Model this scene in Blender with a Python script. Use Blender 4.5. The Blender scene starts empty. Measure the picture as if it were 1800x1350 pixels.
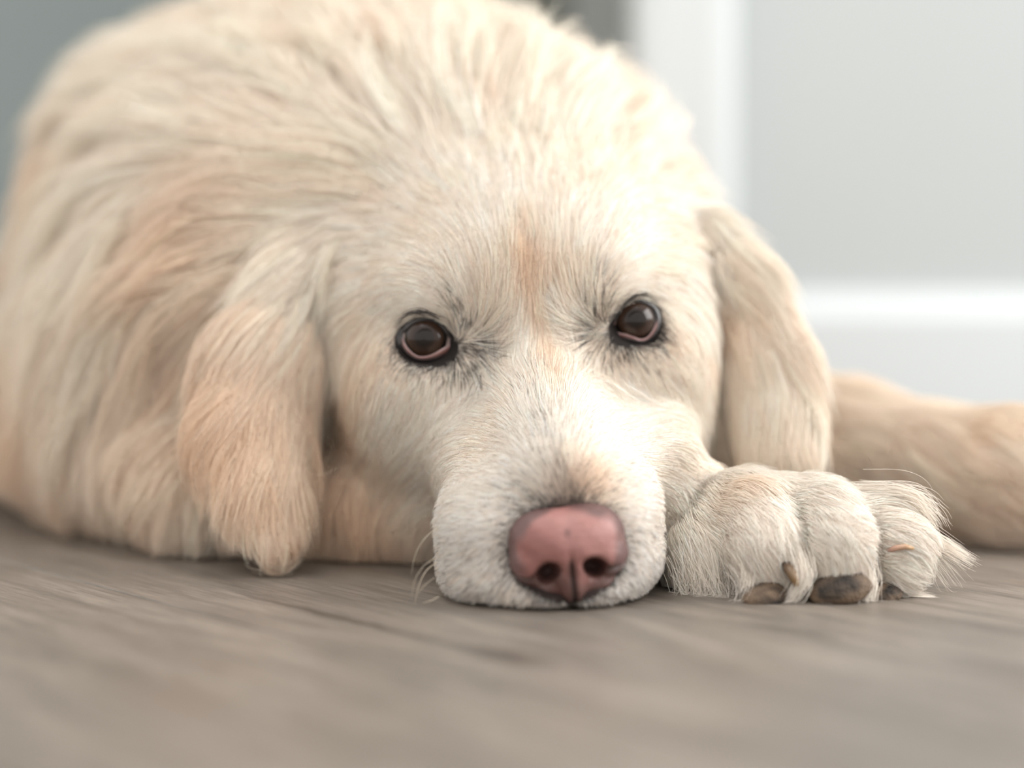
import bpy, math, random
import numpy as np
from mathutils import Vector, Matrix

random.seed(4)
rng = np.random.default_rng(11)
FUR = True
scene = bpy.context.scene
COL = scene.collection

# ------------------------------------------------------------------ camera
F_PX = 4230.0                       # focal length in pixels of the 1800 px wide frame
CAM = np.array([0.0, -90.0, 15.0])  # centimetres; the nose tip stands near the origin
PITCH = math.atan(295.0 / F_PX)
cam_data = bpy.data.cameras.new('camera')
cam = bpy.data.objects.new('camera', cam_data)
COL.objects.link(cam)
cam.location = CAM * 0.01
cam.rotation_euler = (math.pi / 2 - PITCH, 0, 0)
cam_data.sensor_width = 36.0
cam_data.lens = 36.0 * F_PX / 1800.0
cam_data.clip_start = 0.02
cam_data.clip_end = 30
cam_data.dof.use_dof = True
cam_data.dof.focus_distance = 0.962
cam_data.dof.aperture_fstop = 2.35
scene.camera = cam

# ------------------------------------------------------------------ light
world = bpy.data.worlds.new('world')
scene.world = world
world.use_nodes = True
bg = world.node_tree.nodes['Background']
bg.inputs['Color'].default_value = (1.0, 0.97, 0.935, 1)
bg.inputs['Strength'].default_value = 1.3


def area_light(name, loc, target, size, size_y, power, color):
    d = bpy.data.lights.new(name, 'AREA')
    d.shape = 'RECTANGLE'
    d.size, d.size_y = size, size_y
    d.energy = power
    d.color = color
    o = bpy.data.objects.new(name, d)
    COL.objects.link(o)
    o.location = loc
    o.rotation_euler = (Vector(target) - Vector(loc)).to_track_quat('-Z', 'Y').to_euler()
    return o


area_light('window_light', (1.75, -0.15, 1.0), (0.02, 0.15, 0.08), 1.2, 1.3, 40.0, (1.0, 0.985, 0.965))
area_light('ceiling_light', (-0.3, 0.3, 2.2), (-0.05, 0.3, 0.0), 1.5, 1.5, 12.0, (1.0, 0.985, 0.965))

scene.view_settings.view_transform = 'Standard'
scene.view_settings.look = 'None'
scene.view_settings.gamma = 1.0
scene.view_settings.use_curve_mapping = False
scene.view_settings.exposure = 0.30
scene.cycles.max_bounces = 7
scene.cycles.diffuse_bounces = 4

# ------------------------------------------------------------------ small helpers
CP, SP = math.cos(PITCH), math.sin(PITCH)


def ray(px, py):
    x = (np.asarray(px, float) - 900.0) / F_PX
    y = (675.0 - np.asarray(py, float)) / F_PX
    return np.stack([x, y * SP + CP, y * CP - SP], -1)


def W(px, py, Y):
    """point of the place seen at a pixel of the photograph, Y centimetres behind the nose tip"""
    d = ray(px, py)
    t = (Y - CAM[1]) / d[..., 1]
    return CAM + d * np.asarray(t)[..., None]


def tag(o, label=None, cat=None, group=None, kind=None):
    for k, v in (('label', label), ('category', cat), ('group', group), ('kind', kind)):
        if v:
            o[k] = v
    return o


def link(name, data, parent=None):
    o = bpy.data.objects.new(name, data)
    COL.objects.link(o)
    if parent is not None:
        o.parent = parent
    return o


def mesh_obj(name, verts, faces, mat, parent=None, smooth=True, scale=0.01, colors=None):
    me = bpy.data.meshes.new(name)
    v = np.asarray(verts, float) * scale
    me.from_pydata([tuple(p) for p in v], [], [tuple(f) for f in faces])
    if smooth:
        me.polygons.foreach_set('use_smooth', [True] * len(me.polygons))
    if colors is not None:
        a = me.attributes.new('col', 'FLOAT_COLOR', 'POINT')
        c = np.ones((len(v), 4), np.float32)
        c[:, :3] = colors
        a.data.foreach_set('color', c.ravel())
    me.materials.append(mat)
    me.update()
    return link(name, me, parent)


def new_mat(name):
    m = bpy.data.materials.new(name)
    m.use_nodes = True
    nt = m.node_tree
    p = nt.nodes['Principled BSDF']
    return m, nt, p


def N(nt, t, **kw):
    n = nt.nodes.new(t)
    for k, v in kw.items():
        if k in n.inputs.keys():
            n.inputs[k].default_value = v
        else:
            setattr(n, k, v)
    return n


def plain_mat(name, color, rough=0.6, spec=0.3, noise=0.03, nscale=6.0):
    m, nt, p = new_mat(name)
    tc = N(nt, 'ShaderNodeTexCoord')
    no = N(nt, 'ShaderNodeTexNoise', Scale=nscale, Detail=4.0)
    nt.links.new(tc.outputs['Object'], no.inputs['Vector'])
    mr = N(nt, 'ShaderNodeMapRange')
    mr.inputs['To Min'].default_value = 1 - noise
    mr.inputs['To Max'].default_value = 1 + noise
    nt.links.new(no.outputs['Fac'], mr.inputs['Value'])
    mx = N(nt, 'ShaderNodeVectorMath', operation='SCALE')
    mx.inputs[0].default_value = color
    nt.links.new(mr.outputs['Result'], mx.inputs['Scale'])
    nt.links.new(mx.outputs['Vector'], p.inputs['Base Color'])
    p.inputs['Roughness'].default_value = rough
    p.inputs['Specular IOR Level'].default_value = spec
    return m


def box(name, lo, hi, mat, parent=None, bevel=0.0, scale=0.01):
    import bmesh
    bm = bmesh.new()
    bmesh.ops.create_cube(bm, size=1.0)
    lo, hi = np.array(lo, float) * scale, np.array(hi, float) * scale
    c = (lo + hi) / 2
    for v in bm.verts:
        v.co = Vector((v.co.x * (hi - lo)[0], v.co.y * (hi - lo)[1], v.co.z * (hi - lo)[2]))
    if bevel:
        bmesh.ops.bevel(bm, geom=list(bm.edges), offset=bevel * scale, segments=2, affect='EDGES', profile=0.6)
    me = bpy.data.meshes.new(name)
    bm.to_mesh(me)
    bm.free()
    me.materials.append(mat)
    o = link(name, me, parent)
    o.location = c
    return o


def extrude_profile(name, prof, x0, x1, mat, axis='x', parent=None, scale=0.01):
    """closed 2-D profile (depth, height) swept along x, or (x, depth) swept along z"""
    n = len(prof)
    vs = []
    for e in (x0, x1):
        for a, b in prof:
            vs.append((e, a, b) if axis == 'x' else (a, b, e))
    fs = [(i, (i + 1) % n, n + (i + 1) % n, n + i) for i in range(n)]
    fs += [tuple(range(n))[::-1], tuple(range(n, 2 * n))]
    return mesh_obj(name, vs, fs, mat, parent, smooth=False, scale=scale)


# ------------------------------------------------------------------ the room
PLK_ANG = math.atan2(-0.80, 0.60)     # planks run from back left to front right


def wood_material():
    m, nt, p = new_mat('oak_plank')
    L = nt.links.new
    tc = N(nt, 'ShaderNodeTexCoord')
    oi = N(nt, 'ShaderNodeObjectInfo')
    off = N(nt, 'ShaderNodeVectorMath', operation='SCALE', Scale=7.0)
    cb = N(nt, 'ShaderNodeCombineXYZ')
    L(oi.outputs['Random'], cb.inputs['X']); L(oi.outputs['Random'], cb.inputs['Y'])
    L(cb.outputs[0], off.inputs[0])
    ad = N(nt, 'ShaderNodeVectorMath', operation='ADD')
    L(tc.outputs['Object'], ad.inputs[0]); L(off.outputs[0], ad.inputs[1])
    # long figure along the plank (local x)
    mp = N(nt, 'ShaderNodeMapping')
    mp.inputs['Scale'].default_value = (3.0, 34.0, 34.0)
    L(ad.outputs[0], mp.inputs['Vector'])
    n1 = N(nt, 'ShaderNodeTexNoise', Scale=1.0, Detail=6.0, Roughness=0.6, Distortion=0.6)
    L(mp.outputs[0], n1.inputs['Vector'])
    # growth ring waves
    mp2 = N(nt, 'ShaderNodeMapping')
    mp2.inputs['Scale'].default_value = (1.5, 9.0, 9.0)
    L(ad.outputs[0], mp2.inputs['Vector'])
    nw = N(nt, 'ShaderNodeTexNoise', Scale=1.0, Detail=2.0)
    L(mp2.outputs[0], nw.inputs['Vector'])
    mul = N(nt, 'ShaderNodeMath', operation='MULTIPLY'); mul.inputs[1].default_value = 70.0
    L(nw.outputs['Fac'], mul.inputs[0])
    sn = N(nt, 'ShaderNodeMath', operation='SINE'); L(mul.outputs[0], sn.inputs[0])
    # fine pores
    mp3 = N(nt, 'ShaderNodeMapping')
    mp3.inputs['Scale'].default_value = (30.0, 480.0, 480.0)
    L(ad.outputs[0], mp3.inputs['Vector'])
    n3 = N(nt, 'ShaderNodeTexNoise', Scale=1.0, Detail=3.0, Roughness=0.7)
    L(mp3.outputs[0], n3.inputs['Vector'])
    # dark knots and cracks
    mp4 = N(nt, 'ShaderNodeMapping')
    mp4.inputs['Scale'].default_value = (5.0, 22.0, 22.0)
    L(ad.outputs[0], mp4.inputs['Vector'])
    n4 = N(nt, 'ShaderNodeTexNoise', Scale=1.0, Detail=3.0, Roughness=0.5)
    L(mp4.outputs[0], n4.inputs['Vector'])
    kn = N(nt, 'ShaderNodeMapRange'); kn.inputs['From Min'].default_value = 0.66; kn.inputs['From Max'].default_value = 0.78
    L(n4.outputs['Fac'], kn.inputs['Value'])
    ramp = N(nt, 'ShaderNodeValToRGB')
    ramp.color_ramp.elements[0].position = 0.25
    ramp.color_ramp.elements[0].color = (0.1470, 0.1230, 0.1020, 1)
    ramp.color_ramp.elements[1].position = 0.75
    ramp.color_ramp.elements[1].color = (0.2394, 0.2067, 0.1763, 1)
    L(n1.outputs['Fac'], ramp.inputs['Fac'])
    mixr = N(nt, 'ShaderNodeMix', data_type='RGBA', blend_type='MULTIPLY')
    fr = N(nt, 'ShaderNodeMapRange'); fr.inputs['From Min'].default_value = -1; fr.inputs['To Min'].default_value = 0.86; fr.inputs['To Max'].default_value = 1.06
    L(sn.outputs[0], fr.inputs['Value'])
    mixr.inputs['Factor'].default_value = 1.0
    L(ramp.outputs['Color'], mixr.inputs[6]); L(fr.outputs[0], mixr.inputs[7])
    fr3 = N(nt, 'ShaderNodeMapRange'); fr3.inputs['From Min'].default_value = 0.3; fr3.inputs['From Max'].default_value = 0.7
    fr3.inputs['To Min'].default_value = 0.62; fr3.inputs['To Max'].default_value = 1.22
    L(n3.outputs['Fac'], fr3.inputs['Value'])
    mix3 = N(nt, 'ShaderNodeMix', data_type='RGBA', blend_type='MULTIPLY'); mix3.inputs['Factor'].default_value = 1.0
    L(mixr.outputs[2], mix3.inputs[6]); L(fr3.outputs[0], mix3.inputs[7])
    mix4 = N(nt, 'ShaderNodeMix', data_type='RGBA'); mix4.inputs[7].default_value = (0.14, 0.10, 0.075, 1)
    L(kn.outputs[0], mix4.inputs['Factor']); L(mix3.outputs[2], mix4.inputs[6])
    # one long crack and two knots that the planks by the dog have
    ge = N(nt, 'ShaderNodeNewGeometry')
    rt = N(nt, 'ShaderNodeMapping'); rt.inputs['Rotation'].default_value = (0, 0, -PLK_ANG)
    L(ge.outputs['Position'], rt.inputs['Vector'])
    wob = N(nt, 'ShaderNodeTexNoise', Scale=28.0, Detail=5.0, Roughness=0.7)
    L(rt.outputs[0], wob.inputs['Vector'])
    suv = N(nt, 'ShaderNodeSeparateXYZ'); L(rt.outputs[0], suv.inputs[0])
    vv = N(nt, 'ShaderNodeMath', operation='MULTIPLY_ADD'); vv.inputs[1].default_value = 0.010
    L(wob.outputs['Fac'], vv.inputs[0]); L(suv.outputs['Y'], vv.inputs[2])
    prev = mix4.outputs[2]
    for u0, v0, hu, hv, st in ((-0.025, -0.056, 0.10, 0.0042, 0.95), (0.066, -0.054, 0.035, 0.012, 0.85), (0.091, 0.06, 0.03, 0.008, 0.6), (0.19, 0.065, 0.04, 0.012, 0.4), (-0.19, -0.16, 0.05, 0.01, 0.4)):
        du = N(nt, 'ShaderNodeMath', operation='MULTIPLY_ADD'); du.inputs[1].default_value = 1 / hu; du.inputs[2].default_value = -u0 / hu
        L(suv.outputs['X'], du.inputs[0])
        dv = N(nt, 'ShaderNodeMath', operation='MULTIPLY_ADD'); dv.inputs[1].default_value = 1 / hv; dv.inputs[2].default_value = -(v0 + 0.005) / hv
        L(vv.outputs[0], dv.inputs[0])
        cv = N(nt, 'ShaderNodeCombineXYZ'); L(du.outputs[0], cv.inputs['X']); L(dv.outputs[0], cv.inputs['Y'])
        le = N(nt, 'ShaderNodeVectorMath', operation='LENGTH'); L(cv.outputs[0], le.inputs[0])
        fm = N(nt, 'ShaderNodeMapRange'); fm.inputs['From Min'].default_value = 1.0; fm.inputs['From Max'].default_value = 0.2
        fm.inputs['To Max'].default_value = st
        L(le.outputs['Value'], fm.inputs['Value'])
        mc = N(nt, 'ShaderNodeMix', data_type='RGBA'); mc.inputs[7].default_value = (0.040, 0.029, 0.022, 1)
        L(fm.outputs[0], mc.inputs['Factor']); L(prev, mc.inputs[6])
        prev = mc.outputs[2]
    tint = N(nt, 'ShaderNodeMapRange'); tint.inputs['To Min'].default_value = 0.90; tint.inputs['To Max'].default_value = 1.08
    L(oi.outputs['Random'], tint.inputs['Value'])
    sc = N(nt, 'ShaderNodeVectorMath', operation='SCALE')
    L(prev, sc.inputs[0]); L(tint.outputs[0], sc.inputs['Scale'])
    L(sc.outputs[0], p.inputs['Base Color'])
    p.inputs['Roughness'].default_value = 0.42
    p.inputs['Specular IOR Level'].default_value = 0.45
    bp = N(nt, 'ShaderNodeBump', Strength=0.25, Distance=0.0004)
    L(n3.outputs['Fac'], bp.inputs['Height']); L(bp.outputs[0], p.inputs['Normal'])
    return m


wood = wood_material()
gap_mat = plain_mat('plank_gap', (0.05, 0.04, 0.03), 0.8)
white_paint = plain_mat('white_trim_paint', (0.5304, 0.5630, 0.5763), 0.4, 0.4, 0.01)
wall_paint = plain_mat('pale_grey_wall_paint', (0.4074, 0.4336, 0.4384), 0.7, 0.2, 0.015)
far_paint = plain_mat('blue_grey_wall_paint', (0.2838, 0.3268, 0.3268), 0.7, 0.2, 0.015)
door_paint = plain_mat('grey_door_paint', (0.15, 0.155, 0.135), 0.5, 0.3, 0.02)

floor = box('floor', (-260, -140, -3.0), (260, 330, -1.0), gap_mat)
tag(floor, kind='structure')
u2 = np.array([math.cos(PLK_ANG), math.sin(PLK_ANG)])
n2 = np.array([-u2[1], u2[0]])
import bmesh


def plank_mesh(length, width):
    bm = bmesh.new()
    bmesh.ops.create_cube(bm, size=1.0)
    for v in bm.verts:
        v.co = Vector((v.co.x * length, v.co.y * width, v.co.z * 1.0)) * 0.01
    top = [e for e in bm.edges if all(v.co.z > 0 for v in e.verts)]
    bmesh.ops.bevel(bm, geom=top, offset=0.0009, segments=2, affect='EDGES', profile=0.5)
    me = bpy.data.meshes.new('plank')
    bm.to_mesh(me)
    bm.free()
    me.materials.append(wood)
    return me


PW, PL = 23.4, 150.0
pm = plank_mesh(PL - 0.06, PW - 0.06)
SEAM0 = -9.2
for i in range(-9, 11):
    c_n = SEAM0 + PW * (i + 0.5)
    shift = (i * 61.0 + 38) % PL
    for k in range(-3, 3):
        c_u = k * PL + shift
        c = u2 * c_u + n2 * c_n
        if not (-150 < c[0] < 150 and -150 < c[1] < 260):
            continue
        o = link('plank', pm, floor)
        o.location = Vector((c[0] * 0.01, c[1] * 0.01, -0.005)) - floor.location
        o.rotation_euler = (0, 0, PLK_ANG)

WALL_Y = 81.0
cas_l, cas_r = W(1112, 400, WALL_Y)[0], W(1288, 400, WALL_Y)[0]
tag(box('wall_back', (cas_l + 1.5, WALL_Y, 0), (230, WALL_Y + 12, 240), wall_paint), kind='structure')
bh = 9.6
prof = [(WALL_Y - 1.6, 0.02), (WALL_Y - 1.6, bh - 1.6), (WALL_Y - 1.2, bh - 1.0), (WALL_Y - 0.9, bh - 0.3), (WALL_Y - 0.3, bh), (WALL_Y, bh), (WALL_Y, 0.02)]
tag(extrude_profile('baseboard_back', prof, cas_r, 230, white_paint), kind='structure')
prof = [(cas_l, WALL_Y), (cas_l, WALL_Y - 1.6), (cas_l + 0.6, WALL_Y - 2.0), (cas_l + 1.6, WALL_Y - 2.2), (cas_r - 1.4, WALL_Y - 2.6), (cas_r - 0.4, WALL_Y - 2.4), (cas_r, WALL_Y - 1.8), (cas_r, WALL_Y)]
tag(extrude_profile('trim_1', prof, 0.02, 215, white_paint, axis='z'), kind='structure')
tag(box('trim_2', (cas_l + 0.3, WALL_Y, 0.02), (cas_l + 1.5, WALL_Y + 12, 215), white_paint), kind='structure')
tag(box('wall_far', (-230, 215, 0), (120, 222, 240), far_paint), kind='structure')
tag(box('baseboard_far', (-230, 213.4, 0.02), (120, 215, 11), white_paint, bevel=0.4), kind='structure')
xa, xb, xc = W(925, 60, 120)[0], W(1003, 60, 120)[0], W(1130, 60, 120)[0]
tag(box('wall_hall', (xb, 120, 0), (xc + 6, 128, 240), plain_mat('grey_hall_paint', (0.33, 0.345, 0.335), 0.7, 0.2, 0.015)), kind='structure')
tag(box('door_1', (xa - 20, 124, 0.8), (xb - 0.2, 128, 205), door_paint, bevel=0.3), kind='structure')

# ------------------------------------------------------------------ signed distances
def smin(a, b, k):
    h = np.maximum(k - np.abs(a - b), 0.0) / k
    return np.minimum(a, b) - h * h * k * 0.25


def smax(a, b, k):
    return -smin(-a, -b, k)


def rot_xyz(rx, ry, rz):
    return np.array(Matrix.Rotation(rz, 3, 'Z') @ Matrix.Rotation(ry, 3, 'Y') @ Matrix.Rotation(rx, 3, 'X'))


def sd_ell(P, c, r, R=None):
    q = P - np.asarray(c, np.float32)
    if R is not None:
        q = q @ np.asarray(R, np.float32)
    r = np.asarray(r, np.float32)
    k0 = np.sqrt(((q / r) ** 2).sum(-1)) + 1e-6
    k1 = np.sqrt(((q / (r * r)) ** 2).sum(-1)) + 1e-6
    return k0 * (k0 - 1.0) / k1


def sd_cone(P, a, b, ra, rb):
    a = np.asarray(a, np.float32); b = np.asarray(b, np.float32)
    ba = b - a
    t = np.clip(((P - a) @ ba) / float(ba @ ba), 0, 1)
    return np.sqrt((((P - a) - t[:, None] * ba) ** 2).sum(-1)) - (ra + (rb - ra) * t)


# head frame: origin between the eyes, x to the dog's left (image right), y to the back, z up
YAW, ROLL = math.radians(4.3), math.radians(5.0)
E0 = np.array([0.78, 9.6, 10.15])
ey = np.array([-math.sin(YAW), math.cos(YAW), 0.0])
ex = np.array([math.cos(YAW) * math.cos(ROLL), math.sin(YAW) * math.cos(ROLL), math.sin(ROLL)])
ez = np.cross(ex, ey)
HR = np.stack([ex, ey, ez], 1)


def H(x, y, z):
    return E0 + HR @ np.array([x, y, z], float)


def chain(P, pts, radii, k, flat=None):
    """smooth chain of rounded cones; flat = (normal, factor) thins it along a normal"""
    pts = [np.asarray(p, float) for p in pts]
    Q = P
    div = 1.0
    if flat is not None:
        n = np.asarray(flat[0], float); n = n / np.linalg.norm(n)
        M = (np.eye(3) + (flat[1] - 1) * np.outer(n, n)).astype(np.float32)
        Q = P @ M
        pts = [M @ p for p in pts]
        div = 1.0 + (flat[1] - 1) * 0.5
    d = None
    for i in range(len(pts) - 1):
        e = sd_cone(Q, pts[i], pts[i + 1], radii[i], radii[i + 1])
        d = e if d is None else smin(d, e, k)
    return d / div


# eyes: opening outlines traced in the photograph (pixels), the eye plane stands at its own depth
EYES = []
for nm, Y, cen, iris, rim_in, rim_out in (
    ('r', 9.3, (746, 597), (746, 593),
     [(704, 588), (713, 578), (727, 569), (740, 565), (754, 564), (767, 568), (777, 577), (785, 588), (793, 601), (787, 611), (773, 619), (756, 626), (740, 628), (727, 624), (713, 612), (706, 600)],
     [(692, 590), (703, 572), (722, 562), (739, 558), (756, 558), (771, 562), (783, 572), (792, 585), (803, 606), (800, 630), (782, 640), (758, 641), (738, 640), (718, 633), (702, 621), (693, 605)]),
    ('l', 9.9, (1121, 566), (1119, 560),
     [(1157, 560), (1155, 550), (1147, 541), (1134, 535), (1120, 532), (1104, 535), (1094, 543), (1087, 555), (1080, 576), (1087, 587), (1101, 589), (1113, 593), (1125, 597), (1137, 595), (1147, 585), (1154, 572)],
     [(1167, 556), (1164, 544), (1152, 534), (1136, 528), (1120, 525), (1102, 528), (1090, 537), (1081, 552), (1071, 578), (1076, 601), (1096, 606), (1112, 606), (1128, 606), (1144, 602), (1158, 589), (1166, 573)])):
    c = W(cen[0], cen[1], Y)
    w = CAM - c; w = w / np.linalg.norm(w)
    # the eye faces outward a little
    side = -1 if nm == 'r' else 1
    w = w + side * 0.16 * np.array([1, 0, 0]); w /= np.linalg.norm(w)
    u = np.cross([0, 0, 1.0], w); u /= np.linalg.norm(u)
    v = np.cross(w, u)
    R_EYE = 1.18
    ball = c - w * 0.98
    EYES.append(dict(side=side, c=c, u=u, v=v, w=w, ball=ball, R=R_EYE, Y=Y, iris=iris, rin=rim_in, rout=rim_out))


# nose frame
NC = W(1000, 972, 0.9)
NROLL = math.radians(7.0)
nw_ = CAM - NC; nw_ = nw_ / np.linalg.norm(nw_) + np.array([0.06, 0, -0.02]); nw_ /= np.linalg.norm(nw_)
nu_ = np.array([math.cos(NROLL), 0, math.sin(NROLL)]); nu_ -= nw_ * (nu_ @ nw_); nu_ /= np.linalg.norm(nu_)
nv_ = np.cross(nw_, nu_)
NR = np.stack([nu_, nv_, nw_], 1)      # u right, v up, w toward the viewer


def sd_head(P):
    X = P.astype(np.float32)
    Q = ((X - E0.astype(np.float32)) @ HR.astype(np.float32))
    Qs = Q.copy(); Qs[:, 0] = np.abs(Qs[:, 0])
    d = sd_ell(Q, (0, 6.8, 1.4), (6.7, 7.8, 5.7))                        # skull
    d = smin(d, sd_ell(Qs, (5.2, 5.2, -2.4), (2.9, 5.0, 4.6)), 2.5)      # cheeks
    d = smin(d, sd_ell(Qs, (3.1, 1.9, 1.9), (2.5, 2.0, 1.7)), 1.6)       # brows
    d = smin(d, sd_ell(Qs, (4.3, 1.9, -1.75), (2.3, 2.2, 1.9)), 1.6)     # under the eyes
    d = smin(d, sd_ell(Qs, (5.9, 7.6, 0.9), (2.2, 3.6, 3.2)), 2.0)       # ear roots
    d = smin(d, sd_cone(Q, (0, 1.6, -1.3), (0, -6.6, -5.6), 2.3, 1.8), 1.4)   # bridge
    d = smin(d, sd_cone(Qs, (2.3, 2.2, -4.2), (1.9, -5.0, -6.7), 2.5, 1.95), 1.8)   # muzzle sides
    d = smin(d, sd_ell(Q, (-2.72, -5.0, -7.3), (2.05, 3.1, 2.2)), 1.0)    # flews
    d = smin(d, sd_ell(Q, (-2.72, -5.1, -8.9), (2.05, 3.2, 1.5)), 0.8)
    d = smin(d, sd_ell(Q, (2.15, -5.1, -7.3), (1.75, 3.1, 2.2)), 1.0)
    d = smin(d, sd_ell(Q, (2.15, -5.1, -8.9), (1.75, 3.2, 1.5)), 0.8)
    d = smin(d, sd_ell(Q, (-0.2, -6.75, -9.55), (2.9, 2.5, 0.95)), 0.7)         # chin
    d = smin(d, sd_ell(Q, (4.7, 4.6, -5.8), (2.4, 3.6, 3.4)), 1.6)        # jowls
    d = smin(d, sd_ell(Q, (-4.6, 6.2, -6.6), (3.0, 3.6, 3.6)), 1.6)
    d = smin(d, sd_ell(Q, (0, 1.0, -7.3), (4.0, 6.0, 2.8)), 1.8)          # jaw
    d = smin(d, sd_ell(Q, (4.7, -0.3, -5.2), (1.6, 2.4, 1.4)), 1.4)       # lip pushed up by the paw
    # furrow on the forehead
    d = d + 0.2 * np.exp(-(Q[:, 0] / 0.8) ** 2 - ((Q[:, 2] - 2.0) / 3.0) ** 2 - ((Q[:, 1] - 0.8) / 3.5) ** 2)
    # notch where the two lips meet under the nose
    d = d + 0.35 * np.exp(-(Q[:, 0] / 0.22) ** 2 - ((Q[:, 1] + 8.9) / 1.6) ** 2 - ((Q[:, 2] + 9.6) / 1.0) ** 2)
    d = smax(d, -sd_ell((X - NC.astype(np.float32)) @ NR.astype(np.float32), (0, 0.0, 0.25), (1.85, 1.6, 1.75)), 0.25)   # bed of the nose
    for e in EYES:
        Re = np.stack([e['u'], e['v'], e['w']], 1)
        d = smax(d, -sd_ell(X, e['c'] + e['w'] * 0.25, (1.42, 1.02, 1.15), Re), 0.35)
    return d


EAR_R_PTS = [W(615, 390, 17.3), W(545, 510, 15.0), W(472, 640, 13.2), W(445, 760, 12.0), W(462, 870, 10.6), W(482, 952, 9.6)]
EAR_L_PTS = [W(1225, 430, 17.5), W(1285, 510, 16.0), W(1335, 630, 14.8), W(1358, 735, 13.6), W(1366, 800, 12.6)]


def sd_ears(P):
    X = P.astype(np.float32)
    d1 = chain(X, EAR_R_PTS, [1.5, 1.7, 2.35, 2.4, 1.75, 0.95], 1.0, (np.array([0.35, -1, 0.1]), 2.1))
    d2 = chain(X, EAR_L_PTS, [1.5, 1.8, 1.9, 1.65, 1.45], 1.0, (np.array([-0.45, -1, 0.1]), 2.0))
    return d1, d2


def sd_body(P):
    X = P.astype(np.float32)
    d = chain(X, [(0.9, 17, 10.2), (-2, 25, 12.0), (-6, 36, 12.0)], [6.6, 10.3, 13.2], 3.0)
    d = smin(d, sd_ell(X, (-9.2, 42, 11.5), (15.8, 26, 14.2)), 4.0)           # chest and shoulders
    d = smin(d, sd_ell(X, (-12, 88, 10.5), (15, 34, 12.0), rot_xyz(0, 0, 0.1)), 6.0)   # belly and rump
    d = smin(d, sd_ell(X, (-30, 58, 4.5), (8, 14, 5.5)), 3.0)                   # haunch
    d = smin(d, sd_ell(X, (-15.5, 44, 16.5), (9.5, 15, 8.5)), 3.0)            # withers, left
    d = smin(d, sd_ell(X, (-13.5, 26, 6.5), (9.5, 8, 8.5)), 3.0)              # shoulder front
    return d


def sd_limbs(P):
    X = P.astype(np.float32)
    # right foreleg: elbow at the left, folded along the floor under the throat
    d = chain(X, [(-25.5, 38, 6.5), (-20, 27, 4.4), (-13.6, 17.2, 2.8), (-6, 15.4, 2.5), (2, 13.0, 2.6), (7.0, 9.6, 2.8)],
              [6.0, 4.3, 2.9, 2.5, 2.3, 2.2], 1.5)
    # left foreleg stretched out to the side
    d2 = chain(X, [(9, 30, 4.2), (15.5, 26, 3.4), (23, 19.5, 2.9), (31, 15, 2.6)], [4.2, 3.2, 2.7, 2.2], 2.0)
    return d, d2


TOES = [  # (root, knuckle, tip, radii)
    (W(1325, 915, 6.2), W(1345, 965, 4.3), W(1350, 1008, 4.1), (1.7, 1.45, 1.0)),
    (W(1455, 915, 5.8), W(1475, 958, 4.0), W(1478, 1000, 3.7), (1.5, 1.30, 1.0)),
    (W(1545, 925, 6.4), W(1585, 965, 5.2), W(1582, 1005, 4.8), (1.4, 1.25, 1.0)),
]


def sd_paw(P):
    X = P.astype(np.float32)
    d = chain(X, [W(1210, 945, 9.4), W(1300, 925, 8.0), W(1430, 935, 7.4), W(1535, 945, 7.4)], [1.9, 1.9, 1.9, 1.6], 1.2)
    d = smin(d, sd_ell(X, W(1238, 985, 6.6), (1.55, 1.6, 1.75)), 1.0)
    for a, b, c, r in TOES:
        d = smin(d, chain(X, [a, b, c], [q * 0.93 for q in r], 0.5), 0.6)
    return d


def sd_groups(P):
    h = sd_head(P)
    e1, e2 = sd_ears(P)
    b = sd_body(P)
    l1, l2 = sd_limbs(P)
    p = sd_paw(P)
    return h, e1, e2, b, l1, l2, p


def sdf(P):
    h, e1, e2, b, l1, l2, p = sd_groups(P)
    d = smin(h, b, 2.5)
    d = smin(d, l1, 1.2)
    d = smin(d, l2, 1.5)
    d = smin(d, smin(e1, e2, 0.1), 0.55)
    d = smin(d, p, 0.4)
    return smax(d, 0.06 - P[:, 2].astype(np.float32), 0.25)


# ------------------------------------------------------------------ surface nets on a rectilinear grid
def axis(segs):
    out = [segs[0][0]]
    for a, b, h in segs:
        n = max(1, int(round((b - a) / h)))
        out += list(a + (b - a) * (np.arange(n) + 1) / n)
    return np.array(out, np.float64)


def grid_eval(fn, xs, ys, zs):
    V = np.empty((len(xs), len(ys), len(zs)), np.float32)
    YY, ZZ = np.meshgrid(ys, zs, indexing='ij')
    yz = np.stack([YY.ravel(), ZZ.ravel()], -1)
    step = max(1, 260000 // len(yz))
    for i in range(0, len(xs), step):
        xx = xs[i:i + step]
        P = np.empty((len(xx), len(yz), 3), np.float32)
        P[:, :, 0] = xx[:, None]
        P[:, :, 1:] = yz[None]
        V[i:i + step] = fn(P.reshape(-1, 3)).reshape(len(xx), len(ys), len(zs))
    return V


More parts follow.
